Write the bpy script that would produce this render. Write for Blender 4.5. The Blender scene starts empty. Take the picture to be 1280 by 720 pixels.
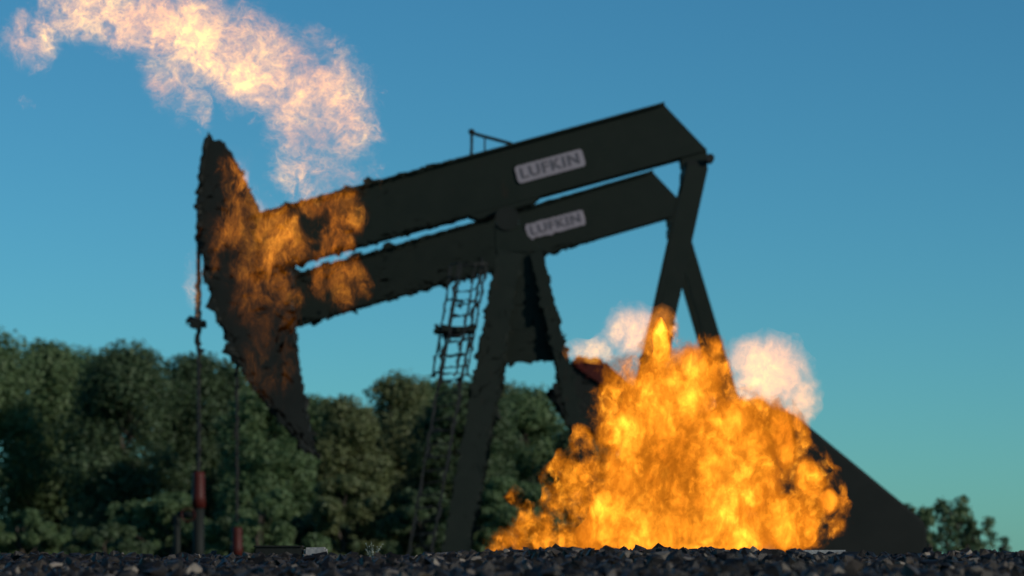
import bpy, bmesh, math, random
import numpy as np
from mathutils import Vector, Matrix, noise

# ------------------------------------------------------------------ camera, sky, sun, exposure
scene = bpy.context.scene
COL = scene.collection
F = 3581.0                     # focal length in photo pixels (1280 wide)
CAM_Z = 0.90
HOR = 700.0                    # horizon row in the photo

cam_d = bpy.data.cameras.new("camera")
cam = bpy.data.objects.new("camera", cam_d)
COL.objects.link(cam)
cam.location = (0, 0, CAM_Z)
cam.rotation_euler = (math.radians(90), 0, 0)
cam_d.sensor_width = 36.0
cam_d.lens = 36.0 * F / 1280.0
cam_d.shift_y = (HOR - 360.0) / 1280.0
cam_d.clip_start = 0.1
cam_d.clip_end = 20000
cam_d.dof.use_dof = True
cam_d.dof.focus_distance = 18.0
cam_d.dof.aperture_fstop = 2.7
scene.camera = cam

SUN_AZ, SUN_EL = math.radians(122.0), math.radians(22.0)   # azimuth clockwise from the view direction
world = bpy.data.worlds.new("World")
scene.world = world
world.use_nodes = True
wn, wl = world.node_tree.nodes, world.node_tree.links
wn.clear()
sky = wn.new("ShaderNodeTexSky")
sky.sky_type = 'NISHITA'
sky.sun_disc = False
sky.sun_elevation = SUN_EL
sky.sun_rotation = SUN_AZ
sky.altitude = 600
sky.air_density = 1.0
sky.dust_density = 0.3
sky.ozone_density = 2.5
tint = wn.new("ShaderNodeMix")
tint.data_type = 'RGBA'; tint.blend_type = 'MULTIPLY'
tint.inputs['Factor'].default_value = 1.0
tint.inputs['B'].default_value = (0.285, 0.75, 0.90, 1)
bg = wn.new("ShaderNodeBackground")
bg.inputs['Strength'].default_value = 0.088
wout = wn.new("ShaderNodeOutputWorld")
wl.new(sky.outputs[0], tint.inputs['A'])
wl.new(tint.outputs['Result'], bg.inputs['Color'])
wl.new(bg.outputs[0], wout.inputs['Surface'])

sun_d = bpy.data.lights.new("sun", 'SUN')
sun_d.energy = 2.9
sun_d.angle = math.radians(0.5)
sun_d.color = (1.0, 0.93, 0.84)
sun = bpy.data.objects.new("sun", sun_d)
COL.objects.link(sun)
sdir = Vector((math.sin(SUN_AZ) * math.cos(SUN_EL), math.cos(SUN_AZ) * math.cos(SUN_EL), math.sin(SUN_EL)))
sun.rotation_euler = sdir.to_track_quat('Z', 'Y').to_euler()

scene.view_settings.view_transform = 'Standard'
scene.view_settings.look = 'None'
scene.view_settings.exposure = 0.0
scene.view_settings.gamma = 1.0
scene.cycles.use_denoising = True
scene.cycles.max_bounces = 6
scene.cycles.transparent_max_bounces = 24
scene.cycles.volume_bounces = 0
scene.cycles.volume_max_steps = 512

random.seed(7)
RNG = np.random.default_rng(7)
K = 60.0 / F                   # metres per photo pixel at the front pumpjack


# ------------------------------------------------------------------ helpers
def link(o, parent=None):
    COL.objects.link(o)
    if parent is not None:
        o.parent = parent
    return o


def tag(o, label=None, cat=None, group=None, kind=None):
    if label: o['label'] = label
    if cat: o['category'] = cat
    if group: o['group'] = group
    if kind: o['kind'] = kind
    return o


def empty(name, loc, label, cat, group=None):
    o = bpy.data.objects.new(name, None)
    o.location = loc
    o.empty_display_size = 0.3
    link(o)
    return tag(o, label, cat, group)


def mesh_obj(name, bm, mat, parent=None, smooth=False, loc=None):
    me = bpy.data.meshes.new(name)
    bmesh.ops.recalc_face_normals(bm, faces=bm.faces[:])
    bm.to_mesh(me); bm.free()
    if smooth:
        me.polygons.foreach_set("use_smooth", [True] * len(me.polygons))
    if mat is not None:
        me.materials.append(mat)
    o = bpy.data.objects.new(name, me)
    if loc is not None: o.location = loc
    return link(o, parent)


def np_mesh(name, verts, faces, mat, parent=None, smooth=False, face_size=3):
    me = bpy.data.meshes.new(name)
    nv, nf = len(verts), len(faces)
    me.vertices.add(nv)
    me.vertices.foreach_set("co", np.asarray(verts, dtype=np.float32).ravel())
    me.loops.add(nf * face_size)
    me.loops.foreach_set("vertex_index", np.asarray(faces, dtype=np.int32).ravel())
    me.polygons.add(nf)
    me.polygons.foreach_set("loop_start", np.arange(0, nf * face_size, face_size, dtype=np.int32))
    me.polygons.foreach_set("use_smooth", np.full(nf, smooth))
    me.update(calc_edges=True)
    if mat is not None: me.materials.append(mat)
    o = bpy.data.objects.new(name, me)
    return link(o, parent)


def prism(bm, pts, y0, y1):
    """closed prism: outline pts (x, z) between depths y0 and y1"""
    a = [bm.verts.new((x, y0, z)) for x, z in pts]
    b = [bm.verts.new((x, y1, z)) for x, z in pts]
    n = len(pts)
    bm.faces.new(a)
    bm.faces.new(b[::-1])
    for i in range(n):
        j = (i + 1) % n
        bm.faces.new((a[j], a[i], b[i], b[j]))


def box(bm, lo, hi):
    (x0, y0, z0), (x1, y1, z1) = lo, hi
    prism(bm, [(x0, z0), (x1, z0), (x1, z1), (x0, z1)], y0, y1)


def bar(bm, p, q, w, h, up=Vector((0, 1, 0)), w2=None, h2=None):
    """rectangular bar from p to q; w across (perpendicular to up), h along up; tapering to w2, h2"""
    p, q = Vector(p), Vector(q)
    d = (q - p).normalized()
    s = d.cross(up).normalized()
    u = s.cross(d).normalized()
    w2 = w if w2 is None else w2
    h2 = h if h2 is None else h2
    a = [bm.verts.new(p + s * (i * w / 2) + u * (j * h / 2)) for i, j in ((-1, -1), (1, -1), (1, 1), (-1, 1))]
    b = [bm.verts.new(q + s * (i * w2 / 2) + u * (j * h2 / 2)) for i, j in ((-1, -1), (1, -1), (1, 1), (-1, 1))]
    bm.faces.new(a); bm.faces.new(b[::-1])
    for i in range(4):
        j = (i + 1) % 4
        bm.faces.new((a[j], a[i], b[i], b[j]))


def ibeam(bm, p, q, w, h, tf=0.03, up=Vector((0, 1, 0))):
    """rolled I section, flanges w wide at the two h ends"""
    p, q = Vector(p), Vector(q)
    d = (q - p).normalized()
    s = d.cross(up).normalized()
    u = s.cross(d).normalized()
    bar(bm, p, q, w * 0.16, h - 2 * tf, up)
    for k in (-1, 1):
        o = u * (k * (h - tf) / 2)
        bar(bm, p + o, q + o, w, tf, up)


def tube(bm, pts, r, n=8, r2=None, cap=True):
    pts = [Vector(p) for p in pts]
    rings = []
    m = len(pts)
    for i, p in enumerate(pts):
        d = (pts[min(i + 1, m - 1)] - pts[max(i - 1, 0)]).normalized()
        ref = Vector((0, 0, 1)) if abs(d.z) < 0.9 else Vector((1, 0, 0))
        s = d.cross(ref).normalized(); u = s.cross(d)
        rr = r if r2 is None else r + (r2 - r) * i / max(1, m - 1)
        rings.append([bm.verts.new(p + (s * math.cos(t) + u * math.sin(t)) * rr)
                      for t in (2 * math.pi * k / n for k in range(n))])
    for a, b in zip(rings, rings[1:]):
        for k in range(n):
            bm.faces.new((a[k], a[(k + 1) % n], b[(k + 1) % n], b[k]))
    if cap:
        bm.faces.new(rings[0][::-1]); bm.faces.new(rings[-1])


def disc(bm, c, r, y0, y1, n=28):
    prism(bm, [(c[0] + r * math.cos(2 * math.pi * i / n), c[1] + r * math.sin(2 * math.pi * i / n)) for i in range(n)], y0, y1)


def bevel(bm, w=0.02, seg=2):
    bmesh.ops.remove_doubles(bm, verts=bm.verts[:], dist=1e-5)
    ed = [e for e in bm.edges if len(e.link_faces) == 2 and e.calc_face_angle(0) > 0.5]
    bmesh.ops.bevel(bm, geom=ed, offset=w, segments=seg, affect='EDGES', clamp_overlap=True)


# ------------------------------------------------------------------ materials
def mat_new(name):
    m = bpy.data.materials.new(name)
    m.use_nodes = True
    nt = m.node_tree
    return m, nt.nodes, nt.links, nt.nodes["Principled BSDF"], nt.nodes["Material Output"]


def noise_node(N, scale, detail=4, rough=0.55, coord=None, L=None, dist=0.0):
    t = N.new("ShaderNodeTexNoise")
    t.inputs['Scale'].default_value = scale
    t.inputs['Detail'].default_value = detail
    t.inputs['Roughness'].default_value = rough
    t.inputs['Distortion'].default_value = dist
    if coord is not None: L.new(coord, t.inputs['Vector'])
    return t


def ramp(N, L, src, stops):
    r = N.new("ShaderNodeValToRGB")
    el = r.color_ramp.elements
    while len(el) > 1: el.remove(el[-1])
    el[0].position, el[0].color = stops[0][0], (*stops[0][1], 1)
    for p, c in stops[1:]:
        e = el.new(p); e.color = (*c, 1)
    L.new(src, r.inputs['Fac'])
    return r


def paint(name, base, wear, rough=0.5, scale=2.0, bump=0.15, metallic=0.0, rust=(0.022, 0.014, 0.009), rust_amt=0.62, spec=0.15):
    m, N, L, P, O = mat_new(name)
    tc = N.new("ShaderNodeTexCoord")
    n1 = noise_node(N, scale, 8, 0.65, tc.outputs['Object'], L)
    c = ramp(N, L, n1.outputs['Fac'], [(0.3, base), (0.62, wear), (0.8, base)])
    mp = N.new("ShaderNodeMapping"); mp.inputs['Scale'].default_value = (3, 3, 0.5)
    L.new(tc.outputs['Object'], mp.inputs['Vector'])
    n2 = noise_node(N, 2.2, 10, 0.72, mp.outputs[0], L)
    f = ramp(N, L, n2.outputs['Fac'], [(rust_amt, (0, 0, 0)), (rust_amt + 0.08, (1, 1, 1))])
    mix = N.new("ShaderNodeMix"); mix.data_type = 'RGBA'
    L.new(f.outputs[0], mix.inputs['Factor'])
    L.new(c.outputs[0], mix.inputs['A'])
    mix.inputs['B'].default_value = (*rust, 1)
    L.new(mix.outputs['Result'], P.inputs['Base Color'])
    P.inputs['Roughness'].default_value = rough
    P.inputs['Metallic'].default_value = metallic
    P.inputs['Specular IOR Level'].default_value = spec
    n3 = noise_node(N, 30, 5, 0.6, tc.outputs['Object'], L)
    b = N.new("ShaderNodeBump"); b.inputs['Strength'].default_value = bump; b.inputs['Distance'].default_value = 0.02
    L.new(n3.outputs['Fac'], b.inputs['Height'])
    L.new(b.outputs[0], P.inputs['Normal'])
    return m


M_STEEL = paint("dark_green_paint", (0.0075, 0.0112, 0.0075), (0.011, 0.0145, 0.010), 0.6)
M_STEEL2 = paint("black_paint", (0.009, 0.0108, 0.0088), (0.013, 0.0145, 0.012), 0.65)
M_GREY = paint("worn_grey_steel", (0.013, 0.014, 0.013), (0.02, 0.02, 0.018), 0.5)
M_RED = paint("red_paint", (0.075, 0.009, 0.006), (0.045, 0.010, 0.007), 0.5, rust_amt=0.68)
M_WHITE = paint("sign_white", (0.27, 0.235, 0.255), (0.22, 0.19, 0.21), 0.6, rust_amt=0.75, rust=(0.2, 0.17, 0.15))
M_INK = paint("sign_dark_letters", (0.08, 0.072, 0.085), (0.10, 0.09, 0.10), 0.6)
M_CONC = paint("concrete", (0.16, 0.16, 0.155), (0.26, 0.26, 0.25), 0.9, scale=9, bump=0.5, rust=(0.1, 0.1, 0.09))
M_CABLE = paint("wire_rope", (0.04, 0.038, 0.036), (0.07, 0.06, 0.055), 0.6)


def gravel_mat():
    m, N, L, P, O = mat_new("crushed_rock")
    g = N.new("ShaderNodeNewGeometry")
    c = ramp(N, L, g.outputs['Random Per Island'], [(0.0, (0.005, 0.0038, 0.0027)), (0.5, (0.010, 0.0074, 0.0052)),
             (0.78, (0.018, 0.014, 0.010)), (0.93, (0.055, 0.042, 0.030)), (1.0, (0.20, 0.165, 0.13))])
    tc = N.new("ShaderNodeTexCoord")
    n = noise_node(N, 60, 6, 0.7, tc.outputs['Object'], L)
    r = ramp(N, L, n.outputs['Fac'], [(0.3, (0.6, 0.6, 0.6)), (0.7, (1.3, 1.28, 1.22))])
    mx = N.new("ShaderNodeMix"); mx.data_type = 'RGBA'; mx.blend_type = 'MULTIPLY'; mx.inputs['Factor'].default_value = 1
    L.new(c.outputs[0], mx.inputs['A']); L.new(r.outputs[0], mx.inputs['B'])
    L.new(mx.outputs['Result'], P.inputs['Base Color'])
    P.inputs['Roughness'].default_value = 0.45
    P.inputs['Specular IOR Level'].default_value = 0.22
    b = N.new("ShaderNodeBump"); b.inputs['Strength'].default_value = 0.6; b.inputs['Distance'].default_value = 0.004
    n2 = noise_node(N, 180, 5, 0.7, tc.outputs['Object'], L)
    L.new(n2.outputs['Fac'], b.inputs['Height']); L.new(b.outputs[0], P.inputs['Normal'])
    return m


def ground_mat():
    m, N, L, P, O = mat_new("dark_ground")
    tc = N.new("ShaderNodeTexCoord")
    n = noise_node(N, 3, 8, 0.7, tc.outputs['Object'], L)
    n2 = noise_node(N, 0.08, 5, 0.6, tc.outputs['Object'], L)
    c1 = ramp(N, L, n.outputs['Fac'], [(0.3, (0.012, 0.011, 0.010)), (0.7, (0.05, 0.045, 0.04))])
    c2 = ramp(N, L, n.outputs['Fac'], [(0.3, (0.02, 0.032, 0.014)), (0.7, (0.07, 0.085, 0.035))])
    sep = N.new("ShaderNodeSeparateXYZ"); L.new(tc.outputs['Object'], sep.inputs[0])
    mr = N.new("ShaderNodeMapRange"); mr.inputs['From Min'].default_value = 78; mr.inputs['From Max'].default_value = 92
    L.new(sep.outputs['Y'], mr.inputs['Value'])
    mx = N.new("ShaderNodeMix"); mx.data_type = 'RGBA'
    L.new(mr.outputs[0], mx.inputs['Factor']); L.new(c1.outputs[0], mx.inputs['A']); L.new(c2.outputs[0], mx.inputs['B'])
    L.new(mx.outputs['Result'], P.inputs['Base Color'])
    P.inputs['Roughness'].default_value = 0.95
    b = N.new("ShaderNodeBump"); b.inputs['Strength'].default_value = 0.8; b.inputs['Distance'].default_value = 0.03
    n3 = noise_node(N, 25, 6, 0.7, tc.outputs['Object'], L)
    L.new(n3.outputs['Fac'], b.inputs['Height']); L.new(b.outputs[0], P.inputs['Normal'])
    return m


def leaf_mat(name, dark, mid, light):
    m, N, L, P, O = mat_new(name)
    g = N.new("ShaderNodeNewGeometry")
    tc = N.new("ShaderNodeTexCoord")
    n = noise_node(N, 0.9, 3, 0.6, tc.outputs['Object'], L)
    ad = N.new("ShaderNodeMath"); ad.operation = 'MULTIPLY_ADD'
    L.new(g.outputs['Random Per Island'], ad.inputs[0]); ad.inputs[1].default_value = 0.5
    L.new(n.outputs['Fac'], ad.inputs[2])
    c = ramp(N, L, ad.outputs[0], [(0.4, dark), (0.75, mid), (1.0, light)])
    L.new(c.outputs[0], P.inputs['Base Color'])
    P.inputs['Roughness'].default_value = 0.6
    tr = N.new("ShaderNodeBsdfTranslucent")
    L.new(c.outputs[0], tr.inputs['Color'])
    mx = N.new("ShaderNodeMixShader"); mx.inputs[0].default_value = 0.45
    L.new(P.outputs[0], mx.inputs[1]); L.new(tr.outputs[0], mx.inputs[2])
    L.new(mx.outputs[0], O.inputs['Surface'])
    return m


def bark_mat():
    m, N, L, P, O = mat_new("bark")
    tc = N.new("ShaderNodeTexCoord")
    n = noise_node(N, 6, 6, 0.7, tc.outputs['Object'], L)
    c = ramp(N, L, n.outputs['Fac'], [(0.3, (0.03, 0.022, 0.016)), (0.7, (0.09, 0.07, 0.05))])
    L.new(c.outputs[0], P.inputs['Base Color']); P.inputs['Roughness'].default_value = 0.9
    return m


M_BARK = bark_mat()
LEAVES = [leaf_mat("leaf_dark", (0.038, 0.064, 0.026), (0.064, 0.104, 0.042), (0.10, 0.145, 0.06)),
          leaf_mat("leaf_mid", (0.074, 0.122, 0.046), (0.11, 0.172, 0.066), (0.14, 0.20, 0.08)),
          leaf_mat("leaf_olive", (0.10, 0.120, 0.042), (0.13, 0.155, 0.058), (0.16, 0.178, 0.07))]


# ------------------------------------------------------------------ ground and gravel
def ground_h(x, y):
    """berm of crushed rock in front of the well pad"""
    a = np.interp(y, [-10, 4, 9, 12, 15.5, 16.5, 19.5, 25], [0.5, 0.58, 0.78, 0.825, 0.884, 0.888, 0.865, 0.0])
    w = np.interp(y, [5, 14, 18, 24], [0.0, 1.0, 1.0, 0.0])
    bumps = 0.012 * np.sin(x * 2.3 + 0.7) + 0.009 * np.sin(x * 5.1 + y * 1.3) + 0.006 * np.sin(x * 11.0 + 2 * y)
    tilt = 0.022 * np.exp(-((x - 1.0) / 1.0) ** 2) - 0.012 * np.clip(-1.0 - x, 0, 3)
    return a + w * (bumps + tilt)


def build_ground():
    ys = np.concatenate([np.linspace(-12, 8, 12), np.linspace(8.4, 26, 90), np.array([30, 40, 60, 80, 100, 140, 200, 400, 900, 2500, 6000, 12000])])
    xs = np.concatenate([np.array([-9000, -3000, -1000, -300, -100, -40, -20, -12]), np.linspace(-8, 8, 100), np.array([12, 20, 40, 100, 300, 1000, 3000, 9000])])
    X, Y = np.meshgrid(xs, ys)
    Z = ground_h(X, Y)
    V = np.stack([X, Y, Z], -1).reshape(-1, 3)
    nx, ny = len(xs), len(ys)
    i = np.arange(nx - 1); j = np.arange(ny - 1)
    I, J = np.meshgrid(i, j)
    a = (J * nx + I).ravel()
    Fc = np.stack([a, a + 1, a + nx + 1, a + nx], -1)
    o = np_mesh("ground", V, Fc, ground_mat(), smooth=True, face_size=4)
    tag(o, "dark bare ground of the well pad running back to the trees", kind='structure')


def hull_rock(seed, n=12):
    r = np.random.default_rng(seed)
    p = r.normal(size=(n, 3)); p /= np.linalg.norm(p, axis=1)[:, None]
    p *= r.uniform(0.75, 1.0, (n, 1)) * np.array([1.0, r.uniform(0.7, 1.0), r.uniform(0.5, 0.85)])
    bm = bmesh.new()
    for q in p: bm.verts.new(q)
    res = bmesh.ops.convex_hull(bm, input=bm.verts[:])
    bmesh.ops.delete(bm, geom=list(set(g for g in res['geom_interior'] + res['geom_unused'] if isinstance(g, bmesh.types.BMVert))), context='VERTS')
    bmesh.ops.triangulate(bm, faces=bm.faces[:])
    bm.verts.index_update()
    v = np.array([x.co[:] for x in bm.verts]); f = np.array([[x.index for x in t.verts] for t in bm.faces])
    bm.free()
    return v, f


def scatter_rocks(n, x0, x1, y0, y1, smin, smax, lift, seed):
    r = np.random.default_rng(seed)
    kinds = [hull_rock(seed * 50 + i) for i in range(20)]
    x = r.uniform(x0, x1, n); y = r.uniform(y0, y1, n)
    s = smin + (smax - smin) * r.beta(1.6, 3.2, n)
    z = ground_h(x, y) + s * lift + r.uniform(0, 0.012, n)
    V, Fc, off = [], [], 0
    ang = r.uniform(0, 2 * math.pi, (n, 3))
    for i in range(n):
        v, f = kinds[i % 20]
        ca, sa = math.cos(ang[i, 0]), math.sin(ang[i, 0])
        cb, sb = math.cos(ang[i, 1] * 0.25), math.sin(ang[i, 1] * 0.25)
        Rz = np.array([[ca, -sa, 0], [sa, ca, 0], [0, 0, 1]])
        Rx = np.array([[1, 0, 0], [0, cb, -sb], [0, sb, cb]])
        V.append((v @ (Rx @ Rz).T) * s[i] + (x[i], y[i], z[i]))
        Fc.append(f + off); off += len(v)
    return np.concatenate(V), np.concatenate(Fc)


def build_gravel():
    a = scatter_rocks(12000, -4.2, 4.2, 10.0, 18.5, 0.02, 0.052, 0.25, 3)
    b = scatter_rocks(3000, -4.2, 4.2, 10.0, 17.2, 0.034, 0.07, 0.35, 5)
    V = np.concatenate([a[0], b[0]]); Fc = np.concatenate([a[1], b[1] + len(a[0])])
    o = np_mesh("gravel", V, Fc, gravel_mat())
    tag(o, "dark angular crushed rock heaped along the low berm", "gravel", kind='stuff')


# ------------------------------------------------------------------ pumpjacks
def X(px): return (px - 640.0) * K
def Z(py): return CAM_Z + (HOR - py) * K
def PX(px, py): return (X(px), Z(py))


def shimmer(o, weight, amp=0.055, cell=0.05):
    """hot air makes the outlines of the far steelwork waver; weight(x, z) says where, in the pumpjack's own metres"""
    me = o.data
    bm = bmesh.new(); bm.from_mesh(me)
    bmesh.ops.triangulate(bm, faces=bm.faces[:])
    for _ in range(9):
        ed = [e for e in bm.edges if e.calc_length() > cell * 1.5 and
              max(weight(v.co.x, v.co.z) for v in e.verts) > 0.02]
        if not ed or len(bm.verts) > 60000: break
        bmesh.ops.subdivide_edges(bm, edges=ed, cuts=1)
        bmesh.ops.triangulate(bm, faces=[f for f in bm.faces if len(f.verts) > 3])
    bm.normal_update()
    jobs = []
    for v in bm.verts:
        w = weight(v.co.x, v.co.z)
        if w <= 0: continue
        fn = [f.normal for f in v.link_faces]
        flat = fn[0].copy() if fn and all(fn[0].dot(q) > 0.99 for q in fn) else None
        jobs.append((v, w, flat))
    for v, w, flat in jobs:
        p = Vector((v.co.x * 6.0, v.co.y * 1.3, v.co.z * 7.5))
        d = Vector((noise.noise(p), 0, noise.noise(p + Vector((31, 7, 9)))))
        q = Vector((v.co.x * 14.0, v.co.y * 1.3, v.co.z * 19.0)) + Vector((11, 5, 3))
        if flat is None:
            d += 0.9 * Vector((noise.noise(q), 0, noise.noise(q + Vector((3, 17, 9)))))
        else:
            d -= flat * d.dot(flat)
        v.co += d * (w * amp * 1.6 * (0.45 + 1.7 * abs(noise.noise(p * 0.3 + Vector((5, 9, 2))))))
    bm.to_mesh(me); bm.free()


def make_pumpjack(loc, label, spec, weight):
    t = empty("pumpjack", loc, label, "pumpjack", "pumpjacks beside the fire")
    parts = []

    def part(name, bm, mat, parent=None, sm=False, label=None):
        o = mesh_obj(name, bm, mat, parent or t, sm)
        if label: o['label'] = label
        parts.append(o)
        return o

    # walking beam: plate girder seen side on, tail cut at a slope
    sl = spec.get('slope', -0.272)
    def top(px): return 133 + (px - 830) * sl
    def bot(px): return 187.5 + (px - 882) * sl
    bm = bmesh.new()
    xl = spec['beam_left']
    out = [PX(xl, bot(xl)), PX(882, bot(882)), PX(830, top(830)), PX(xl, top(xl))]
    prism(bm, out, -0.18, 0.18)
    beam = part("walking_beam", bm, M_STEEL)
    bm = bmesh.new()                                    # flanges proud of the web, above and below
    tf = 3.0
    prism(bm, [PX(xl, top(xl)), PX(830, top(830)), PX(830, top(830) - tf), PX(xl, top(xl) - tf)], -0.30, 0.30)
    part("flange", bm, M_STEEL)
    bm = bmesh.new()
    prism(bm, [PX(xl, bot(xl) + tf), PX(882, bot(882) + tf), PX(882, bot(882)), PX(xl, bot(xl))], -0.30, 0.30)
    part("flange", bm, M_STEEL)
    # name plate riveted to the web
    a = math.atan(0.272)
    c0 = Vector((X(687.5), 0, Z(209.5)))
    ex, ez = Vector((math.cos(a), 0, math.sin(a))), Vector((-math.sin(a), 0, math.cos(a)))
    hw, hh, rr = 43.5 * K, 11.0 * K, 4 * K
    pts = []
    for sx, sz, a0 in ((1, 1, 0), (-1, 1, 90), (-1, -1, 180), (1, -1, 270)):
        for k in range(5):
            th = math.radians(a0 + k * 22.5)
            p = c0 + ex * (sx * (hw - rr) + rr * math.cos(th)) + ez * (sz * (hh - rr) + rr * math.sin(th))
            pts.append((p.x, p.z))
    bm = bmesh.new(); prism(bm, pts, -0.215, -0.183)
    plate = part("name_plate", bm, M_WHITE)
    cu = bpy.data.curves.new("lettering", 'FONT')
    cu.body = "LUFKIN"; cu.align_x = 'CENTER'; cu.align_y = 'CENTER'; cu.size = 0.32; cu.extrude = 0.004; cu.offset = 0.006
    cu.space_character = 1.12
    fo = bpy.data.objects.new("lettering_font", cu); COL.objects.link(fo)
    dg = bpy.context.evaluated_depsgraph_get(); dg.update()
    me = bpy.data.meshes.new_from_object(fo.evaluated_get(dg))
    bpy.data.objects.remove(fo)
    co = np.empty(len(me.vertices) * 3); me.vertices.foreach_get("co", co); co = co.reshape(-1, 3)
    wx = co[:, 0].max() - co[:, 0].min()
    co[:, 0] *= (2 * hw * 0.86) / wx
    for v, c in zip(me.vertices, co):
        p = c0 + ex * c[0] + ez * c[1]
        v.co = (p.x, -0.22 - c[2], p.z)
    me.materials.clear(); me.materials.append(M_INK)
    lo = bpy.data.objects.new("lettering", me); link(lo, plate)
    parts.append(lo)

    # horsehead: arc round the beam pivot
    cx, cy, R = spec['pivot'][0], spec['pivot'][1], spec['head_r']
    up_a, dn_a = spec['head_up'], spec['head_dn']
    arc = []
    for k in range(33):
        th = math.radians(-up_a + (up_a + dn_a) * k / 32)
        arc.append(PX(cx - R * math.cos(th), cy + R * math.sin(th)))
    back = [PX(*p) for p in spec['head_back']]
    bm = bmesh.new(); prism(bm, arc + back, -0.16, 0.16)
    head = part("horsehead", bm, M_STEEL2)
    bm = bmesh.new()                                    # curved face plate the cables lie on
    inner = []
    for k in range(33):
        th = math.radians(-up_a + (up_a + dn_a) * k / 32)
        inner.append(PX(cx - (R - 3) * math.cos(th), cy + (R - 3) * math.sin(th)))
    for k in range(32):
        prism(bm, [arc[k], arc[k + 1], inner[k + 1], inner[k]], -0.32, 0.32)
    part("face_plate", bm, M_STEEL2, head)
    # bridle cables, carrier bar, polished rod
    xl_m = X(cx - R) - 0.03
    zc = Z(spec['carrier'])
    for s in (-1, 1):
        bm = bmesh.new()
        pp = []
        for k in range(14):
            th = math.radians(-up_a * (1 - k / 13))
            pp.append((X(cx - (R + 1.6) * math.cos(th)), s * 0.2, Z(cy + (R + 1.6) * math.sin(th))))
        pp.append((xl_m, s * 0.2, zc))
        tube(bm, pp, 0.024, 6)
        part("bridle_cable", bm, M_CABLE)
    bm = bmesh.new()
    box(bm, (xl_m - 0.14, -0.34, zc - 0.10), (xl_m + 0.14, 0.34, zc + 0.06)); bevel(bm, 0.02)
    part("carrier_bar", bm, M_STEEL2)
    bm = bmesh.new()
    tube(bm, [(xl_m, 0, zc + 0.45), (xl_m, 0, Z(spec['stuff'] + 4))], 0.035, 8)
    part("polished_rod", bm, M_GREY)

    # saddle bearing on the samson post
    bm = bmesh.new()
    prism(bm, [PX(584, bot(584) + 3), PX(676, bot(676) + 3), PX(664, bot(664) + 10), PX(598, bot(598) + 12)], -0.3, 0.3)
    bevel(bm, 0.02)
    part("saddle_plate", bm, M_STEEL)
    bm = bmesh.new()
    disc(bm, PX(634, 276), 15 * K, -0.45, 0.45)
    part("saddle_bearing", bm, M_STEEL2)

    # samson post
    bm = bmesh.new()
    prism(bm, [PX(618, 284), PX(650, 284), PX(662, 300), PX(684, 318), PX(620, 318)], -0.42, 0.42); bevel(bm, 0.02)
    part("post_cap", bm, M_STEEL)
    legs = spec['legs']
    for (x0, y0, x1, y1, w) in legs:
        for s in (-1, 1):
            bm = bmesh.new()
            p = Vector((X(x0), s * 0.34, Z(y0))); q = Vector((X(x1), s * 1.25, 0.22))
            bar(bm, p, q, w * K * 0.9, 0.06, Vector((0, 1, 0)))
            bar(bm, p + Vector((0, s * 0.13, 0)), q + Vector((0, s * 0.13, 0)), w * K, 0.03, Vector((0, 1, 0)))
            bar(bm, p - Vector((0, s * 0.13, 0)), q - Vector((0, s * 0.13, 0)), w * K, 0.03, Vector((0, 1, 0)))
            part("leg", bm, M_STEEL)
    def leg_at(l, py):
        x0, y0, x1, y1, w = l
        return x0 + (x1 - x0) * (py - y0) / (y1 - y0)
    bm = bmesh.new()
    prism(bm, [PX(leg_at(legs[0], 318), 318), PX(leg_at(legs[1], 318), 318), PX(leg_at(legs[1], 414) - 3, 414),
               PX(leg_at(legs[1], 414) - 12, 411), PX(660, 409), PX(leg_at(legs[0], 414) + 14, 413), PX(leg_at(legs[0], 414) + 3, 418)], -0.40, -0.36)
    part("gusset_plate", bm, M_STEEL)
    for py in (500, 600):
        for l in legs:
            bm = bmesh.new()
            f = (py - 318) / (753 - 318)
            yy = 0.34 + (1.25 - 0.34) * f
            bar(bm, (X(leg_at(l, py)), -yy, Z(py)), (X(leg_at(l, py)), yy, Z(py)), 0.12, 0.12, Vector((1, 0, 0)))
            part("cross_brace", bm, M_STEEL)

    # ladder against the post, with hoops
    if spec.get('ladder'):
        la, lb = Vector((X(590), -0.95, Z(330))), Vector((X(520), -1.5, 0.25))
        dl = (lb - la)
        side = Vector((0.24, -0.05, 0.03))
        ladder = bpy.data.objects.new("ladder", None); link(ladder, t)
        for s in (-1, 1):
            bm = bmesh.new()
            bar(bm, la + side * s, lb + side * s, 0.042, 0.02, Vector((0, 1, 0)))
            part("stile", bm, M_GREY, ladder)
        n = 26
        for i in range(n):
            c = la + dl * ((i + 0.5) / n)
            bm = bmesh.new()
            tube(bm, [c - side * 0.95, c + side * 0.95], 0.010, 6)
            part("rung", bm, M_GREY, ladder)
        for f in (0.02, 0.13, 0.24, 0.35):
            c = la + dl * f
            bm = bmesh.new()
            pts = [c - side * 1.3 + Vector((-0.05, 0, 0))]
            for k in range(9):
                th = math.pi * k / 8
                pts.append(c + Vector((-0.38 * math.cos(th) - 0.02, -0.62 * math.sin(th), 0)))
            tube(bm, pts[1:], 0.012, 5)
            part("safety_hoop", bm, M_GREY, ladder)
        for k in (1, 3, 5, 7):
            th = math.pi * k / 8
            o_ = Vector((-0.38 * math.cos(th) - 0.02, -0.62 * math.sin(th), 0))
            bm = bmesh.new()
            bar(bm, la + dl * 0.02 + o_, la + dl * 0.36 + o_, 0.03, 0.010, Vector((0, 1, 0)))
            part("cage_strap", bm, M_GREY, ladder)
        bm = bmesh.new()
        box(bm, (X(546), -1.5, Z(421)), (X(594), -0.5, Z(415)))
        part("rest_platform", bm, M_STEEL, ladder)

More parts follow.
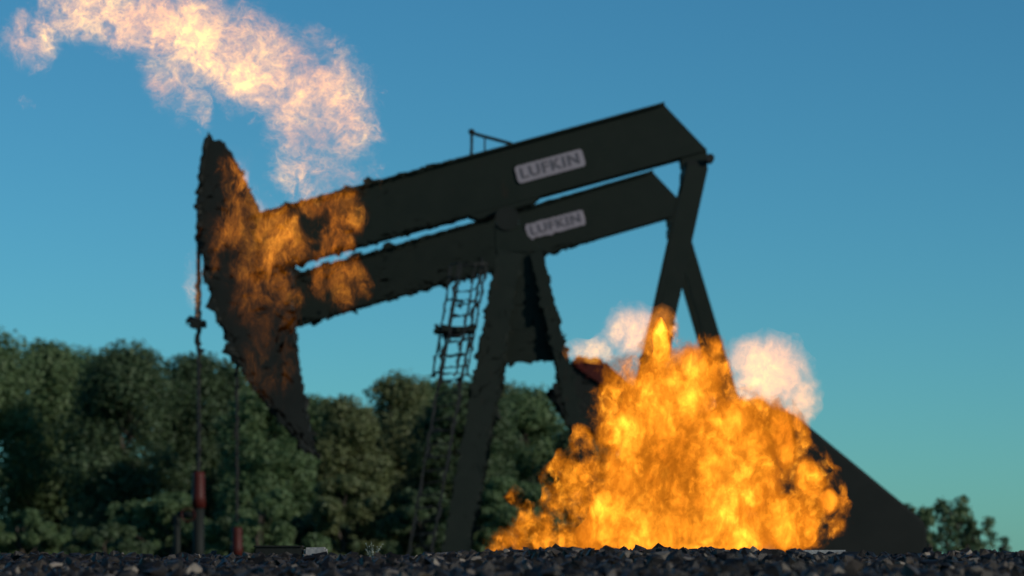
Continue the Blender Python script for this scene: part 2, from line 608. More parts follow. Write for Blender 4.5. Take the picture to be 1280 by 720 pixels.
    # handrail on top of the beam
    if spec.get('rail'):
        rail = bpy.data.objects.new("handrail", None); link(rail, t)
        for xs, yt, r in ((589.5, 167, 0.030), (606, 172, 0.018), (638.5, 181, 0.030)):
            bm = bmesh.new()
            tube(bm, [(X(xs), -0.12, Z(top(xs))), (X(xs), -0.12, Z(yt))], r, 8)
            part("post", bm, M_STEEL2, rail)
        bm = bmesh.new()
        tube(bm, [(X(588), -0.12, Z(167)), (X(640), -0.12, Z(181))], 0.036, 8)
        part("top_rail", bm, M_STEEL2, rail)
        bm = bmesh.new()
        bmesh.ops.create_icosphere(bm, subdivisions=2, radius=0.07, matrix=Matrix.Translation((X(589.5), -0.12, Z(166))))
        part("rail_cap", bm, M_STEEL2, rail, True)

    # tail: equaliser and bearings
    ex_, ey_ = 865, 203
    bm = bmesh.new()
    prism(bm, [PX(849, 196), PX(882, 187), PX(884, 200), PX(880, 212), PX(851, 212)], -0.24, 0.24); bevel(bm, 0.02)
    part("tail_bearing", bm, M_STEEL)
    bm = bmesh.new()
    box(bm, (X(853), -1.05, Z(224)), (X(880), 1.05, Z(209))); bevel(bm, 0.03)
    part("equalizer", bm, M_STEEL2)
    bm = bmesh.new(); disc(bm, PX(883, 207), 0.09, -1.15, -0.85, 12)
    part("wrist_cap", bm, M_GREY)

    # gearbox, cranks, counterweights, pitmans
    gx, gy = 872, 556                                    # crank shaft
    pin = spec['pin']
    gz = (X(gx), Z(gy))
    bm = bmesh.new()
    box(bm, (X(826), -0.62, Z(600)), (X(918), 0.62, Z(522))); bevel(bm, 0.08, 3)
    gb = part("gearbox", bm, M_STEEL)
    for xs in (838, 856, 888, 906):
        bm = bmesh.new(); box(bm, (X(xs), -0.67, Z(598)), (X(xs + 3), 0.67, Z(524)))
        part("casing_rib", bm, M_STEEL, gb)
    bm = bmesh.new()
    prism(bm, [PX(808, 742), PX(936, 742), PX(922, 600), PX(822, 600)], -0.6, 0.6)
    part("gearbox_stand", bm, M_STEEL)
    bm = bmesh.new(); disc(bm, gz, 0.14, -1.2, 1.2, 16)
    part("crankshaft", bm, M_GREY)
    d = (Vector((X(pin[0]), 0, Z(pin[1]))) - Vector((gz[0], 0, gz[1])))
    dn = d.normalized(); nrm = Vector((-dn.z, 0, dn.x))
    c = Vector((gz[0], 0, gz[1]))
    far = spec['cw_len'] * K
    cw = spec['cw_dir']
    wd = -Vector((cw[0], 0, -cw[1])).normalized(); wn = Vector((-wd.z, 0, wd.x))
    for s in (-1, 1):
        y0, y1 = sorted((s * 0.78, s * 0.98))
        bm = bmesh.new()
        q = [c + dn * (d.length + 0.25) + nrm * 0.2, c + dn * (d.length + 0.25) - nrm * 0.2, c - nrm * 0.42, c - wd * far - wn * 0.3,
             c - wd * far + wn * 0.3, c + nrm * 0.42]
        prism(bm, [(v.x, v.z) for v in q], y0, y1); bevel(bm, 0.02)
        part("crank", bm, M_STEEL2)
        for w in (-1, 1):                                # two weights on each crank, painted rims
            bm = bmesh.new()
            q = []
            base = c - wd * (far * 0.42) + wn * (w * 0.30)
            end = c - wd * (far * 1.02) + wn * (w * 0.30)
            q = [base, end]
            for k in range(7):
                th = math.pi / 2 * k / 6
                q.append(end + wn * (w * spec['cw_w'] * math.sin(th) * 1.0) + wd * (0.25 * far * (1 - math.cos(th))))
            q.append(base + wn * (w * spec['cw_w'] * 0.75))
            prism(bm, [(v.x, v.z) for v in q], s * 0.74, s * 1.06); bevel(bm, 0.03)
            part("counterweight", bm, M_RED if spec.get('red_cw') and w == 1 else M_STEEL2,
                 label="red painted counterweight" if spec.get('red_cw') and w == 1 else None)
        bm = bmesh.new()
        ibeam(bm, (X(ex_ + spec['pit_dx']), s * 0.95, Z(216)), (X(pin[0]), s * 1.22, Z(pin[1])), spec['pit_w'] * K, 0.24, 0.04)
        part("pitman_arm", bm, M_STEEL)
        bm = bmesh.new(); disc(bm, PX(*pin), 0.22, min(s * 1.0, s * 1.4), max(s * 1.0, s * 1.4), 18)
        part("wrist_pin_bearing", bm, M_STEEL2)

    # belt guard sloping down to the motor, base skid
    if spec.get('guard'):
        bm = bmesh.new()
        prism(bm, [PX(880, 520), PX(905, 500), PX(985, 521), PX(1015, 545.5), PX(1140, 648), PX(1147, 656), PX(1148.5, 666),
                   PX(1148.5, 748), PX(1000, 748), PX(940, 640)], -1.25, -0.72)
        bevel(bm, 0.05, 3)
        part("belt_guard", bm, M_STEEL2)
        bm = bmesh.new()
        box(bm, (X(1040), -0.55, 0.3), (X(1120), 0.35, Z(672))); bevel(bm, 0.12, 3)
        part("motor", bm, M_STEEL)
    bm = bmesh.new()
    for s in (-1, 1):
        ibeam(bm, (X(520), s * 1.25, 0.12), (X(1150), s * 1.25, 0.12), 0.24, 0.2, 0.03, Vector((0, 0, 1)))
    for xs in (530, 640, 780, 940, 1060, 1140):
        bar(bm, (X(xs), -1.25, 0.11), (X(xs), 1.25, 0.11), 0.15, 0.15, Vector((0, 0, 1)))
    part("base_frame", bm, M_STEEL)
    thin = ("stile", "rung", "safety_hoop", "cage_strap", "bridle_cable", "polished_rod", "lettering", "stiffener")
    for o in parts:
        shimmer(o, weight, 0.05 if o.name.split('.')[0].endswith(thin) else 0.092)
    return t


def weight_front(x, z):
    px = x / K + 640; py = HOR - (z - CAM_Z) / K
    # clear air over the tail and the upper side of the beam's right half
    a = min(1, max(0, (600 - px) / 130))
    b = min(1, max(0, (py - 300) / 60)) * min(1, max(0, (760 - px) / 50))
    c = 0.0
    if px > 790 and px < 900 and py > 365: c = min(1, (py - 365) / 30)
    return max(a, b, c)


def weight_rear(x, z):
    px = x / K + 640; py = HOR - (z - CAM_Z) / K
    a = min(1, max(0, (800 - px) / 130)) * min(1, max(0.25, (py - 215) / 30))
    b = min(1, max(0, (py - 300) / 60)) * min(1, max(0, (800 - px) / 50))
    return max(a, b)


FRONT = dict(beam_left=322, pivot=(650, 262), head_r=400, head_up=12.6, head_dn=51, carrier=404, stuff=590,
             head_back=[(396, 574), (384, 520), (375, 470), (369, 420), (366, 380), (366, 325), (340, 300), (325, 264), (311, 235), (300, 212), (290, 192), (279, 178)],
             legs=[(637, 318, 561, 753, 30), (670, 318, 768, 753, 15)], ladder=True, rail=True,
             pin=(786, 590), cw_dir=(0.93, -0.1), cw_len=92, cw_w=0.5, pit_w=26, pit_dx=3, guard=True)
REAR = dict(beam_left=298, pivot=(650, 262), head_r=428, head_up=3, head_dn=39.5, carrier=404, stuff=640, slope=-0.290,
            head_back=[(332, 536), (323, 489), (311, 407), (304, 348), (302, 335), (330, 300), (310, 275), (260, 245)],
            legs=[(620, 318, 541, 753, 22), (672, 318, 780, 753, 18)],
            pin=(975, 590), cw_dir=(-0.81, -0.58), cw_len=212, cw_w=0.5, pit_w=22, pit_dx=0, red_cw=True)


def wellhead(loc, top_z, label):
    t = empty("wellhead", loc, label, "wellhead", "wellheads under the pumpjack horseheads")
    bm = bmesh.new(); tube(bm, [(0, 0, 0), (0, 0, top_z - 0.75)], 0.12, 12)
    mesh_obj("casing", bm, M_STEEL2, t, True)
    for z in (0.25, 0.7):
        bm = bmesh.new()
        tube(bm, [(0, 0, z), (0, 0, z + 0.08)], 0.22, 14); mesh_obj("flange", bm, M_STEEL2, t)
    bm = bmesh.new()
    tube(bm, [(0, 0, top_z - 0.75), (0, 0, top_z - 0.5), (0, 0, top_z - 0.48), (0, 0, top_z - 0.1), (0, 0, top_z)], 0.15, 12, 0.12)
    o = mesh_obj("stuffing_box", bm, M_RED, t, True); o['label'] = "red stuffing box"
    bm = bmesh.new(); tube(bm, [(-0.45, 0, top_z - 0.9), (0.1, 0, top_z - 0.9)], 0.07, 10)
    mesh_obj("flow_pipe", bm, M_STEEL2, t, True)
    bm = bmesh.new(); tube(bm, [(-0.45, 0, top_z - 0.9), (-0.45, 0, 0.1)], 0.07, 10)
    mesh_obj("flow_pipe", bm, M_STEEL2, t, True)
    bm = bmesh.new()
    for k in range(16):
        a0, a1 = 2 * math.pi * k / 16, 2 * math.pi * (k + 1) / 16
        tube(bm, [(0.14 * math.cos(a0) - 0.2, -0.16, top_z - 0.9 + 0.14 * math.sin(a0)), (0.14 * math.cos(a1) - 0.2, -0.16, top_z - 0.9 + 0.14 * math.sin(a1))], 0.014, 5)
    mesh_obj("valve_wheel", bm, M_RED, t)


# ------------------------------------------------------------------ trees
def limb(bm, p, q, r0, r1, sag, rng, n=6, sides=7):
    p, q = Vector(p), Vector(q)
    pts = []
    for i in range(n):
        f = i / (n - 1)
        v = p.lerp(q, f)
        j = 0.06 * (q - p).length * math.sin(math.pi * f)
        pts.append(v + Vector((rng.uniform(-j, j), rng.uniform(-j, j), sag * math.sin(math.pi * f))))
    tube(bm, pts, r0, sides, r1)


def make_tree(name, loc, h, w, label, cat, mat, seed, n_leaf=9000, leaf=0.17, base=0.08, group=None, slim=False, nc=60):
    rng = random.Random(seed); r = np.random.default_rng(seed)
    t = empty(name, loc, label, cat, group)
    bm = bmesh.new()
    limb(bm, (0, 0, -0.1), (rng.uniform(-.3, .3), rng.uniform(-.3, .3), h * 0.8), 0.02 * h + 0.04, 0.03, 0, rng, 9, 9)
    clumps = []
    for i in range(nc):
        f = rng.random() ** 0.85
        zz = h * (base + (0.97 - base) * f)
        if slim:
            rad = w * 0.5 * (1 - f) ** 0.7 + 0.05
        else:
            rad = w * 0.5 * math.sqrt(max(0.03, 1 - (max(0, f - 0.42) / 0.58) ** 2)) * (0.82 + 0.18 * min(1, f * 3))
        a = rng.uniform(0, 2 * math.pi); q = rad * math.sqrt(rng.uniform(0.1, 1))
        c = (q * math.cos(a), q * math.sin(a), zz)
        s = (0.09 if not slim else 0.06) * h * rng.uniform(0.6, 1.35)
        clumps.append((c, s))
        if i % 3 == 0:
            z0 = max(0.05 * h, zz - q * rng.uniform(0.5, 0.9))
            limb(bm, (0, 0, min(z0, h * 0.7)), c, 0.008 * h, 0.012, 0.02 * h, rng, 5, 6)
    mesh_obj("trunk", bm, M_BARK, t, True)
    wgt = np.array([s ** 2 for _, s in clumps]); wgt /= wgt.sum()
    idx = r.choice(len(clumps), n_leaf, p=wgt)
    C = np.array([c for c, _ in clumps])[idx]; S = np.array([s for _, s in clumps])[idx]
    d = r.normal(size=(n_leaf, 3)); d /= np.linalg.norm(d, axis=1)[:, None]
    rad = S * r.uniform(0.25, 1.15, n_leaf) ** 0.6
    P = C + d * rad[:, None] * np.array([1.15, 1.15, 0.85])
    # leaf sprays: a rhombus with a folded midrib
    nrm = d + r.normal(size=(n_leaf, 3)) * 0.7 + np.array([0, 0, 0.5])
    nrm /= np.linalg.norm(nrm, axis=1)[:, None]
    tan = np.cross(nrm, r.normal(size=(n_leaf, 3))); tan /= np.linalg.norm(tan, axis=1)[:, None]
    bit = np.cross(nrm, tan)
    L = leaf * r.uniform(0.5, 1.35, n_leaf)[:, None]
    V = np.stack([P - tan * L, P - bit * L * 0.42 + nrm * L * 0.12, P + tan * L, P + bit * L * 0.42 + nrm * L * 0.12], 1).reshape(-1, 3)
    b = np.arange(n_leaf) * 4
    Fc = np.concatenate([np.stack([b, b + 1, b + 2], -1), np.stack([b, b + 2, b + 3], -1)])
    np_mesh("crown", V, Fc, mat, t)
    return t


def px_at(px, d): return (px - 640.0) * d / F
def pz_at(py, d): return CAM_Z + (HOR - py) * d / F


TREES = [  # px, top py, distance, width px, material, label
    (-22, 418, 108, 150, 1, "broad green tree at the left end of the tree line"),
    (62, 436, 112, 120, 1, "mid green bushy tree next to the leftmost tree"),
    (160, 438, 105, 150, 0, "very dark dense tree left of the hanging rods"),
    (245, 446, 110, 130, 0, "dark tree directly behind the two hanging rods"),
    (335, 492, 100, 130, 1, "low lighter green tree behind the tip of the horsehead"),
    (430, 505, 104, 90, 2, "short olive tree right of the horsehead tip"),
    (492, 474, 112, 130, 2, "olive green rounded tree between horsehead and ladder"),
    (575, 472, 106, 120, 0, "dark tree standing behind the ladder and thick post leg"),
    (655, 496, 116, 130, 1, "faint green tree seen between the post legs"),
    (108, 448, 116, 110, 1, "green tree showing between the leftmost pair and the very dark tree"),
    (292, 474, 115, 120, 1, "mid green tree behind the right hanging rod"),
    (392, 506, 112, 110, 1, "low green tree filling the dip right of the horsehead tip"),
    (534, 482, 118, 110, 1, "green tree just left of the ladder foot"),
    (616, 486, 119, 110, 2, "olive tree behind the thick post leg"),
    (735, 540, 112, 130, 0, "low tree half hidden by the left edge of the fire"),
]


def build_trees():
    for i, (px, py, d, wpx, mi, lab) in enumerate(TREES):
        h = pz_at(py, d)
        make_tree("tree", (px_at(px, d), d, 0), h, wpx * d / F, lab, "tree", LEAVES[mi], 100 + i, 30000, 0.115 * (d / 108),
                  0.02, "trees behind the pumpjacks", nc=95)
    SH = [(-30, 655, 93, 110, 0, "dark low shrub cut by the left edge of the picture"),
          (78, 665, 94, 110, 1, "low green shrub between the two leftmost trees"),
          (272, 650, 95, 110, 0, "dark shrub filling the gap between the two red wellheads"),
          (385, 640, 95, 110, 0, "dark shrub behind the grey concrete block"),
          (30, 640, 92, 130, 1, "low green shrub at the left edge under the trees"),
          (168, 628, 95, 110, 1, "green shrub standing left of the red wellheads under the dark tree"),
          (130, 655, 90, 120, 0, "dark low shrub under the darkest tree"),
          (215, 620, 93, 130, 1, "green shrub left of the red wellhead"),
          (330, 610, 91, 150, 1, "light green shrub below the horsehead tip"),
          (430, 600, 93, 140, 2, "olive shrub above the white weed"),
          (530, 615, 92, 130, 0, "dark shrub behind the foot of the ladder"),
          (640, 600, 94, 130, 1, "green shrub between the post legs beside the fire"),]
    for i, (px, py, d, wpx, mi, lab) in enumerate(SH):
        make_tree("shrub", (px_at(px, d), d, 0), pz_at(py, d), wpx * d / F, lab, "shrub", LEAVES[mi], 300 + i, 15000, 0.11, 0.0,
                  "shrubs under the tree line", nc=40)
    R = [(1138, 632, 84, 34, "small sapling beside the end of the belt guard"),
         (1160, 630, 82, 46, "leafy sapling second from the belt guard"),
         (1178, 616, 85, 50, "tallest pointed sapling in the clump right of the belt guard"),
         (1200, 622, 83, 52, "full pointed sapling in the middle of the right clump"),
         (1216, 648, 80, 44, "short rounded sapling at the right side of the clump"),
         (1236, 642, 86, 26, "thin lone sapling standing apart at the far right"),
         (1255, 668, 84, 24, "shortest thin sapling at the far right end")]
    for i, (px, py, d, wpx, lab) in enumerate(R):
        make_tree("sapling", (px_at(px, d), d, 0), pz_at(py, d), wpx * d / F * 1.2, lab, "sapling", LEAVES[1 if i % 2 else 0], 400 + i,
                  1100 if wpx > 30 else 420, 0.085, 0.05, "young saplings on the right", True, 34)


# ------------------------------------------------------------------ small things on the berm
def build_small():
    d = 18.0
    x0, x1 = px_at(320, d), px_at(378, d)
    g = float(ground_h(np.array((x0 + x1) / 2), np.array(d)))
    t = empty("steel_box", ((x0 + x1) / 2, d, g), "flat black steel box lying on the gravel beside a grey block", "box")
    hw = (x1 - x0) / 2; top = pz_at(682, d) - g
    bm = bmesh.new(); box(bm, (-hw, -0.1, -0.03), (hw, 0.1, top - 0.012)); bevel(bm, 0.006)
    mesh_obj("body", bm, M_STEEL2, t)
    bm = bmesh.new(); box(bm, (-hw - 0.006, -0.106, top - 0.012), (hw + 0.006, 0.106, top)); bevel(bm, 0.003)
    mesh_obj("lid", bm, M_STEEL2, t)
    x0, x1 = px_at(381, d), px_at(409, d)
    bm = bmesh.new(); box(bm, (x0, d - 0.09, g - 0.03), (x1, d + 0.09, pz_at(684, d))); bevel(bm, 0.012, 2)
    for v in bm.verts: v.co += Vector(noise.noise_vector(v.co * 14)) * 0.006
    o = mesh_obj("concrete_block", bm, M_CONC)
    tag(o, "weathered grey concrete block on the gravel beside the black steel box", "block")
    x0, x1 = px_at(992, d), px_at(1056, d)
    g = float(ground_h(np.array((x0 + x1) / 2), np.array(d)))
    bm = bmesh.new(); box(bm, (x0, d - 0.12, g - 0.03), (x1, d + 0.12, pz_at(687.5, d))); bevel(bm, 0.01, 2)
    for v in bm.verts: v.co += Vector(noise.noise_vector(v.co * 12)) * 0.005
    o = mesh_obj("stone_slab", bm, M_CONC)
    tag(o, "flat grey slab on the gravel at the right foot of the fire", "slab")
    # pale dry weed
    d = 17.6
    gx = px_at(466, d); g = float(ground_h(np.array(gx), np.array(d)))
    t = empty("weed", (gx, d, g), "pale feathery weed growing out of the gravel left of the post", "weed")
    rng = random.Random(5)
    bms, bml = bmesh.new(), bmesh.new()
    for i in range(14):
        a = rng.uniform(0, 6.28); L = rng.uniform(0.07, 0.15)
        q = Vector((math.cos(a) * L * 0.45, math.sin(a) * L * 0.45, L))
        tube(bms, [(0, 0, 0), q * 0.5 + Vector((0, 0, 0.01)), q], 0.0016, 5, 0.0008)
        for k in range(16):
            p = q * rng.uniform(0.35, 1.02)
            e = Vector((rng.uniform(-1, 1), rng.uniform(-1, 1), rng.uniform(-.2, 1))).normalized() * rng.uniform(0.006, 0.013)
            s = e.cross(Vector((rng.uniform(-1, 1), rng.uniform(-1, 1), 0.3))).normalized() * 0.0035
            vs = [bml.verts.new(v) for v in (p, p + e * 0.5 + s, p + e, p + e * 0.5 - s)]
            bml.faces.new(vs)
    wm = leaf_mat("weed_pale", (0.18, 0.22, 0.17), (0.32, 0.36, 0.28), (0.45, 0.48, 0.40))
    mesh_obj("stem", bms, wm, t); mesh_obj("leaves", bml, wm, t)


# ------------------------------------------------------------------ flames
def flame_hull(name, blobs, d, parent, voxel, disp, mat, seed):
    """blobs: (px, py, rx px, rz px, depth m, y offset m, tilt deg); d: distance of the flame; real thickness in depth"""
    k = d / F
    org = parent.location
    bm = bmesh.new()
    for (px, py, rx, rz, ry, oy, tilt) in blobs:
        c = Vector(((px - 640) * k, d + oy, CAM_Z + (HOR - py) * k)) - org
        mtx = Matrix.Translation(c) @ Matrix.Rotation(math.radians(tilt), 4, 'Y') @ Matrix.Diagonal((rx * k, ry, rz * k, 1))
        bmesh.ops.create_icosphere(bm, subdivisions=3, radius=1.0, matrix=mtx)
    me = bpy.data.meshes.new(name); bm.to_mesh(me); bm.free()
    o = bpy.data.objects.new(name, me); COL.objects.link(o)
    rm = o.modifiers.new("remesh", 'REMESH'); rm.mode = 'VOXEL'; rm.voxel_size = voxel
    dg = bpy.context.evaluated_depsgraph_get(); dg.update()
    m2 = bpy.data.meshes.new_from_object(o.evaluated_get(dg))
    bpy.data.objects.remove(o); bpy.data.meshes.remove(me)
    off = Vector((seed * 3.1, seed * 1.7, seed * 0.9))
    nor = [v.normal.copy() for v in m2.vertices]
    for v, nn in zip(m2.vertices, nor):
        p = v.co
        a = noise.noise(p * disp[1] + off) + 0.55 * noise.noise(p * disp[1] * 2.2 + off) + 0.3 * noise.noise(p * disp[1] * 4.7 + off)
        v.co = p + nn * (disp[0] * a)
    o = bpy.data.objects.new(name, m2); COL.objects.link(o)      # clean the folds away: one closed skin
    rm = o.modifiers.new("remesh", 'REMESH'); rm.mode = 'VOXEL'; rm.voxel_size = voxel * 0.8
    dg = bpy.context.evaluated_depsgraph_get(); dg.update()
    m3 = bpy.data.meshes.new_from_object(o.evaluated_get(dg))
    bpy.data.objects.remove(o); bpy.data.meshes.remove(m2)
    m2 = m3
    m2.name = name
    m2.polygons.foreach_set("use_smooth", [True] * len(m2.polygons))
    m2.materials.clear(); m2.materials.append(mat)
    return link(bpy.data.objects.new(name, m2), parent)


def flame_mat(name, scale, lo, hi, emis, absorb=0.0, floor=0.0, stretch=(1, 1, 1), cold=(1.0, 0.24, 0.012), hot=(1.0, 0.46, 0.03), step=0.1,
              warp=0.35, hot_amp=1.0, film=0.02, ridge=0.0, holes=None, rough=0.62, detail=6,
              shape=None, edge=(0.55, 1.1, 0.25), zfade=None):
    """glowing gas: emission follows turbulent noise; soot (absorb) hides what is behind; floor = glow of the coolest soot;
    ridge > 0 breaks the gas into filaments; holes = (scale, lo, hi) opens larger gaps;
    shape = ellipsoids (centre, tilt, radii) of burning gas, thinning out over edge = (from, to, how much)"""
    m = bpy.data.materials.new(name); m.use_nodes = True
    N, L = m.node_tree.nodes, m.node_tree.links
    N.clear()

    def math_(op, a, b=None, c=None):
        n = N.new("ShaderNodeMath"); n.operation = op
        for k, v in enumerate((a, b, c)):
            if v is None: continue
            if isinstance(v, (int, float)): n.inputs[k].default_value = v
            else: L.new(v, n.inputs[k])
        return n.outputs[0]

    def rng_(v, a, b, c=0.0, d=1.0, smooth=True):
        n = N.new("ShaderNodeMapRange")
        if smooth: n.interpolation_type = 'SMOOTHSTEP'
        n.inputs['From Min'].default_value = a; n.inputs['From Max'].default_value = b
        n.inputs['To Min'].default_value = c; n.inputs['To Max'].default_value = d
        L.new(v, n.inputs['Value'])
        return n.outputs[0]

    out = N.new("ShaderNodeOutputMaterial")
    tc = N.new("ShaderNodeTexCoord")
    mp = N.new("ShaderNodeMapping"); mp.inputs['Scale'].default_value = stretch
    L.new(tc.outputs['Object'], mp.inputs['Vector'])
    wn_ = noise_node(N, scale * 0.45, 3, 0.6, mp.outputs[0], L)
    sb = N.new("ShaderNodeVectorMath"); sb.operation = 'SUBTRACT'; sb.inputs[1].default_value = (0.5, 0.5, 0.5)
    L.new(wn_.outputs['Color'], sb.inputs[0])
    sc = N.new("ShaderNodeVectorMath"); sc.operation = 'SCALE'; sc.inputs['Scale'].default_value = warp * 4 / scale
    L.new(sb.outputs[0], sc.inputs[0])
    ad = N.new("ShaderNodeVectorMath"); ad.operation = 'ADD'
    L.new(mp.outputs[0], ad.inputs[0]); L.new(sc.outputs[0], ad.inputs[1])
    n1 = noise_node(N, scale, detail, rough, ad.outputs[0], L)
    raw = n1.outputs['Fac']
    if shape:
        dmin = None
        for c, tilt, rad in shape:
            q = N.new("ShaderNodeMapping"); q.vector_type = 'TEXTURE'
            q.inputs['Location'].default_value = c; q.inputs['Rotation'].default_value = (0, tilt, 0); q.inputs['Scale'].default_value = rad
            L.new(tc.outputs['Object'], q.inputs['Vector'])
            ln = N.new("ShaderNodeVectorMath"); ln.operation = 'LENGTH'; L.new(q.outputs[0], ln.inputs[0])
            dmin = ln.outputs['Value'] if dmin is None else math_('MINIMUM', dmin, ln.outputs['Value'])
        raw = math_('SUBTRACT', raw, rng_(dmin, edge[0], edge[1], 0.0, edge[2]))
    dens = rng_(raw, lo, hi)
    if ridge > 0:
        n3 = noise_node(N, scale * 1.6, 5, 0.6, ad.outputs[0], L)
        r = math_('ABSOLUTE', math_('SUBTRACT', n3.outputs['Fac'], 0.5))
        r = rng_(r, 0.0, 0.10, 1.0, 0.0)
        dens = math_('MULTIPLY', dens, math_('MULTIPLY_ADD', r, ridge * 2.2, 1.0 - ridge))
    gate = None
    if holes:
        n4 = noise_node(N, holes[0], 5, 0.6, ad.outputs[0], L)
        gate = rng_(n4.outputs['Fac'], holes[1], holes[2])
    n2 = noise_node(N, scale * 0.16, 2, 0.5, mp.outputs[0], L)
    t = rng_(n2.outputs['Fac'], 0.36, 0.66, smooth=False)
    col = ramp(N, L, math_('MULTIPLY', t, dens), [(0.0, cold), (0.9, hot)])
    amp = math_('MULTIPLY_ADD', t, hot_amp, 1.0 - 0.35 * hot_amp)
    e = math_('MULTIPLY', math_('MULTIPLY_ADD', dens, 1.0 - floor, floor), amp)
    if gate is not None: e = math_('MULTIPLY', e, gate)
    if shape:
        g2 = rng_(raw, lo - 0.14, lo)
        e = math_('MULTIPLY', e, g2)
        gate = g2 if gate is None else math_('MULTIPLY', gate, g2)
    if zfade:
        sp = N.new("ShaderNodeSeparateXYZ"); L.new(tc.outputs['Object'], sp.inputs[0])
        e = math_('MULTIPLY', e, rng_(math_('MULTIPLY_ADD', sp.outputs['X'], zfade[4], sp.outputs['Z']), *zfade[:4]))
    em = N.new("ShaderNodeEmission")
    L.new(col.outputs[0], em.inputs['Color']); L.new(math_('MULTIPLY', e, emis), em.inputs['Strength'])
    vol = em
    if absorb > 0:
        if ridge > 0: gate = dens if gate is None else math_('MULTIPLY', gate, dens)
        ab = N.new("ShaderNodeVolumeAbsorption"); ab.inputs['Color'].default_value = (0.0, 0.0, 0.0, 1)
        if gate is not None: L.new(math_('MULTIPLY', gate, absorb), ab.inputs['Density'])
        else: ab.inputs['Density'].default_value = absorb
        ash = N.new("ShaderNodeAddShader"); L.new(em.outputs[0], ash.inputs[0]); L.new(ab.outputs[0], ash.inputs[1])
        vol = ash
    L.new(vol.outputs[0], out.inputs['Volume'])
    # faint glowing skin of the flame sheet
    tr = N.new("ShaderNodeBsdfTransparent")
    e3 = N.new("ShaderNodeEmission"); e3.inputs['Color'].default_value = (*cold, 1)
    L.new(math_('MULTIPLY', e, film), e3.inputs['Strength'])
    ash2 = N.new("ShaderNodeAddShader"); L.new(tr.outputs[0], ash2.inputs[0]); L.new(e3.outputs[0], ash2.inputs[1])
    L.new(ash2.outputs[0], out.inputs['Surface'])
    m.cycles.volume_step_rate = step
    m.cycles.homogeneous_volume = False
    return m


def ellipsoids(blobs, d, org):
    k = d / F
    return [(Vector(((b[0] - 640) * k, d + b[5], CAM_Z + (HOR - b[1]) * k)) - org, math.radians(b[6]), (b[2] * k, b[4], b[3] * k)) for b in blobs]


def deep(blobs, q):
    return [(b[0], b[1], b[2], b[3], b[4] / q, b[5] / q, b[6]) for b in blobs]


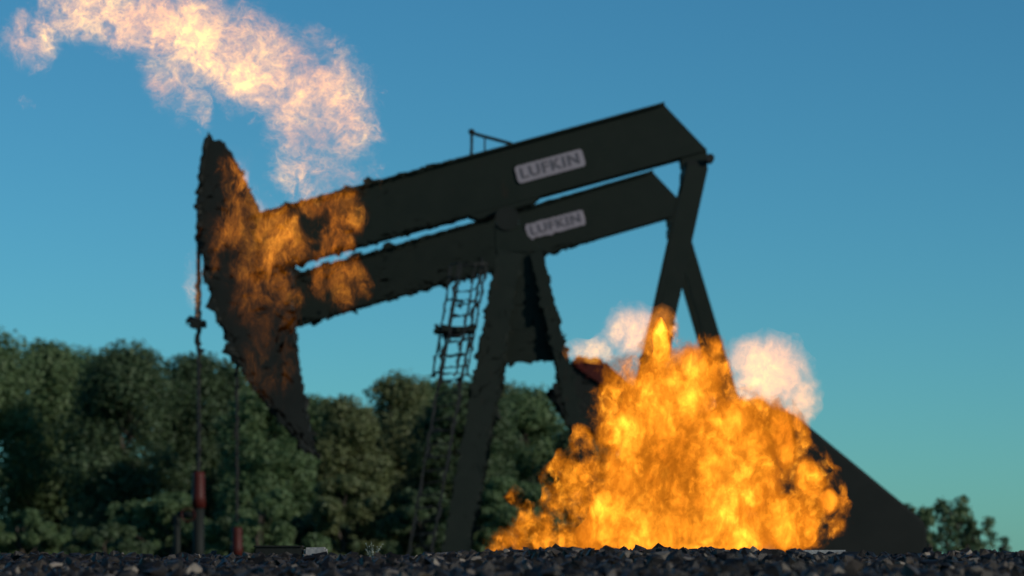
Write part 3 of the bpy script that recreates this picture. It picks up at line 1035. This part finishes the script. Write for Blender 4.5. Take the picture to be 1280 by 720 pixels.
def build_flames():
    # ground fire in front of the pumpjacks' cranks
    d = 21.2
    q = 30.0 / d
    fire = empty("fire", (px_at(840, d), d, 0), "tall orange and yellow fire blazing up from behind the gravel on the right", "fire")
    core = deep([  # px, py, rx, rz, depth, yoff, tilt
        (850, 668, 145, 46, 0.45, 0, 0), (865, 600, 115, 80, 0.5, 0, 0), (838, 520, 66, 78, 0.4, 0, 0), (826, 435, 14, 46, 0.16, 0, 0),
        (795, 540, 36, 48, 0.25, 0, 20), (868, 480, 34, 52, 0.25, 0, 0), (912, 555, 66, 58, 0.38, 0, 0), (978, 545, 18, 48, 0.2, 0, -10),
        (765, 640, 36, 36, 0.25, 0, 10), (1012, 600, 22, 30, 0.14, 0, -20), (1034, 628, 16, 20, 0.12, 0, 0), (985, 655, 48, 40, 0.3, 0, 0)], q)
    fringe = deep([
        (850, 660, 190, 55, 0.5, -0.05, 0), (856, 590, 150, 96, 0.6, -0.05, 0), (832, 512, 98, 96, 0.5, -0.05, 0), (828, 436, 26, 58, 0.22, 0, 0),
        (792, 528, 54, 66, 0.32, 0, 20), (880, 474, 46, 60, 0.3, 0, 0), (915, 545, 90, 68, 0.45, 0, 0), (988, 545, 27, 58, 0.25, 0, -10),
        (738, 622, 64, 70, 0.4, 0, 12), (1016, 596, 34, 44, 0.22, 0, -25), (1040, 626, 28, 30, 0.2, 0, 0), (1030, 655, 30, 26, 0.2, 0, 0), (992, 652, 60, 50, 0.35, 0, 0), (690, 670, 74, 34, 0.3, 0, 0),
        (652, 640, 20, 38, 0.14, 0, -15), (634, 682, 34, 18, 0.15, 0, 0), (700, 605, 30, 44, 0.2, 0, 0), (726, 552, 20, 26, 0.15, 0, 0)], q)
    cm = flame_mat("fire_core", 6.3 * q, 0.36, 0.62, 30.0 * q, 9.0 * q, 0.17, (1.0, 1.0, 0.62), (1.0, 0.26, 0.012), (1.0, 0.52, 0.04), 0.06, 0.6, 1.35, 0.02,
                   shape=ellipsoids(core, d, fire.location), edge=(0.6, 1.2, 0.36), rough=0.66, detail=7)
    flame_hull("flame_core", core, d, fire, 0.035, (0.08, 5.0), cm, 1)
    fm = flame_mat("fire_fringe", 9.0 * q, 0.46, 0.66, 15.0 * q, 5.0 * q, 0.14, (1.0, 1.0, 0.8), (1.0, 0.27, 0.012), (1.0, 0.42, 0.03), 0.06, 0.6, 0.8, 0.02,
                   holes=(4.0 * q, 0.46, 0.56), shape=ellipsoids(fringe, d, fire.location), edge=(0.7, 1.2, 0.30), rough=0.68, detail=7)
    flame_hull("flame_fringe", fringe, d, fire, 0.028, (0.13, 6.0), fm, 6)
    pale = [[(966, 468, 58, 62, 0.3, 0.15, 0), (940, 448, 40, 38, 0.22, 0.15, 0), (1004, 500, 28, 42, 0.2, 0.15, 0), (935, 490, 30, 36, 0.2, 0.2, 0)],
            [(797, 413, 50, 40, 0.2, 0.2, 0), (742, 436, 40, 22, 0.14, 0.2, 0), (825, 402, 28, 28, 0.15, 0.2, 0)]]
    for n, bl in enumerate(pale):
        bl = deep(bl, q)
        pm = flame_mat("fire_pale", 9.0 * q, 0.34, 0.62, 4.0 * q, 0.0, 0.2, (1, 1, 0.9), (1.0, 0.30, 0.03), (1.0, 0.44, 0.05), 0.1, 0.55, 0.6, 0.02,
                       ridge=0.25, shape=ellipsoids(bl, d, fire.location), edge=(0.5, 1.2, 0.36), rough=0.66)
        flame_hull("flame_tongue", bl, d, fire, 0.028, (0.06, 6.0), pm, 2 + n)
    # gas flare drifting over the horsehead, as seen from the camera; it burns well in front of the steel
    d = 23.5
    q = 42.0 / d
    flare = empty("gas_flare", (px_at(330, d), d, 0), "pale gas flame drifting up and left across the horsehead into the sky", "flame")
    plume = deep([
        (436, 180, 56, 84, 0.5, 0, 0), (395, 130, 92, 92, 0.7, 0, -20), (325, 85, 116, 80, 0.8, 0, 25), (262, 50, 120, 82, 0.8, 0, 20),
        (175, 22, 116, 66, 0.7, 0, 10), (216, 95, 50, 78, 0.4, 0, -25), (248, 130, 24, 40, 0.25, 0, -14), (110, 20, 84, 54, 0.5, 0, 0), (42, 50, 54, 54, 0.4, 0, 0),
        (385, 205, 64, 66, 0.35, 0, 0), (424, 130, 54, 80, 0.35, 0, 0), (392, 82, 78, 62, 0.4, 0, 30), (34, 130, 20, 13, 0.08, 0, 20), (238, 345, 20, 56, 0.2, 0.5, 0)], q)
    am = flame_mat("flare_plume", 4.6 * q, 0.38, 0.66, 2.35 * q, 0.3 * q, 0.0, (0.8, 1.0, 0.9), (1.0, 0.33, 0.04), (1.0, 0.52, 0.08), 0.035, 0.95, 1.3, 0.01,
                   ridge=0.85, holes=(1.4 * q, 0.33, 0.57), rough=0.7, detail=8,
                   shape=ellipsoids(plume, d, flare.location), edge=(0.45, 1.25, 0.30))
    flame_hull("flame_plume", plume, d, flare, 0.05, (0.12, 3.6), am, 4)
    lick = deep([(430, 268, 40, 40, 0.35, 0, 0), (380, 290, 76, 52, 0.4, 0, 0), (310, 305, 62, 72, 0.4, 0, 0), (297, 235, 28, 56, 0.25, 0, -18),
                 (425, 352, 50, 38, 0.3, 0, 10), (335, 380, 60, 56, 0.3, 0, 0), (335, 450, 44, 66, 0.2, 0, -15)], q)
    lm = flame_mat("flare_lick", 4.5 * q, 0.40, 0.66, 2.3 * q, 0.0, 0.02, (1.2, 1.0, 0.75), (1.0, 0.25, 0.015), (1.0, 0.36, 0.03), 0.05, 0.85, 1.2, 0.01,
                   ridge=0.5, holes=(1.9 * q, 0.40, 0.60), rough=0.68,
                   shape=ellipsoids(lick, d, flare.location), edge=(0.6, 1.15, 0.24), zfade=(2.5, 4.0, 0.10, 1.0, 0.55))
    flame_hull("flame_lick", lick, d, flare, 0.045, (0.10, 4.0), lm, 5)


# ------------------------------------------------------------------ assemble
build_ground()
build_gravel()
make_pumpjack((0, 60, 0), "nearer and larger dark pumpjack with handrail on its beam and a sloping belt guard", FRONT, weight_front)
S_REAR = 70.4
make_pumpjack((14 * S_REAR / F, S_REAR, 0), "farther pumpjack showing below the nearer beam, with red counterweight", REAR, weight_rear)
wellhead((X(650 - 400) - 0.03, 60, 0), Z(590), "red topped wellhead under the left hanging rod")
wellhead((X(650 - 428) - 0.03 + 14 * S_REAR / F, S_REAR, 0), Z(652), "red topped wellhead under the right hanging rod")
build_trees()
build_small()
build_flames()
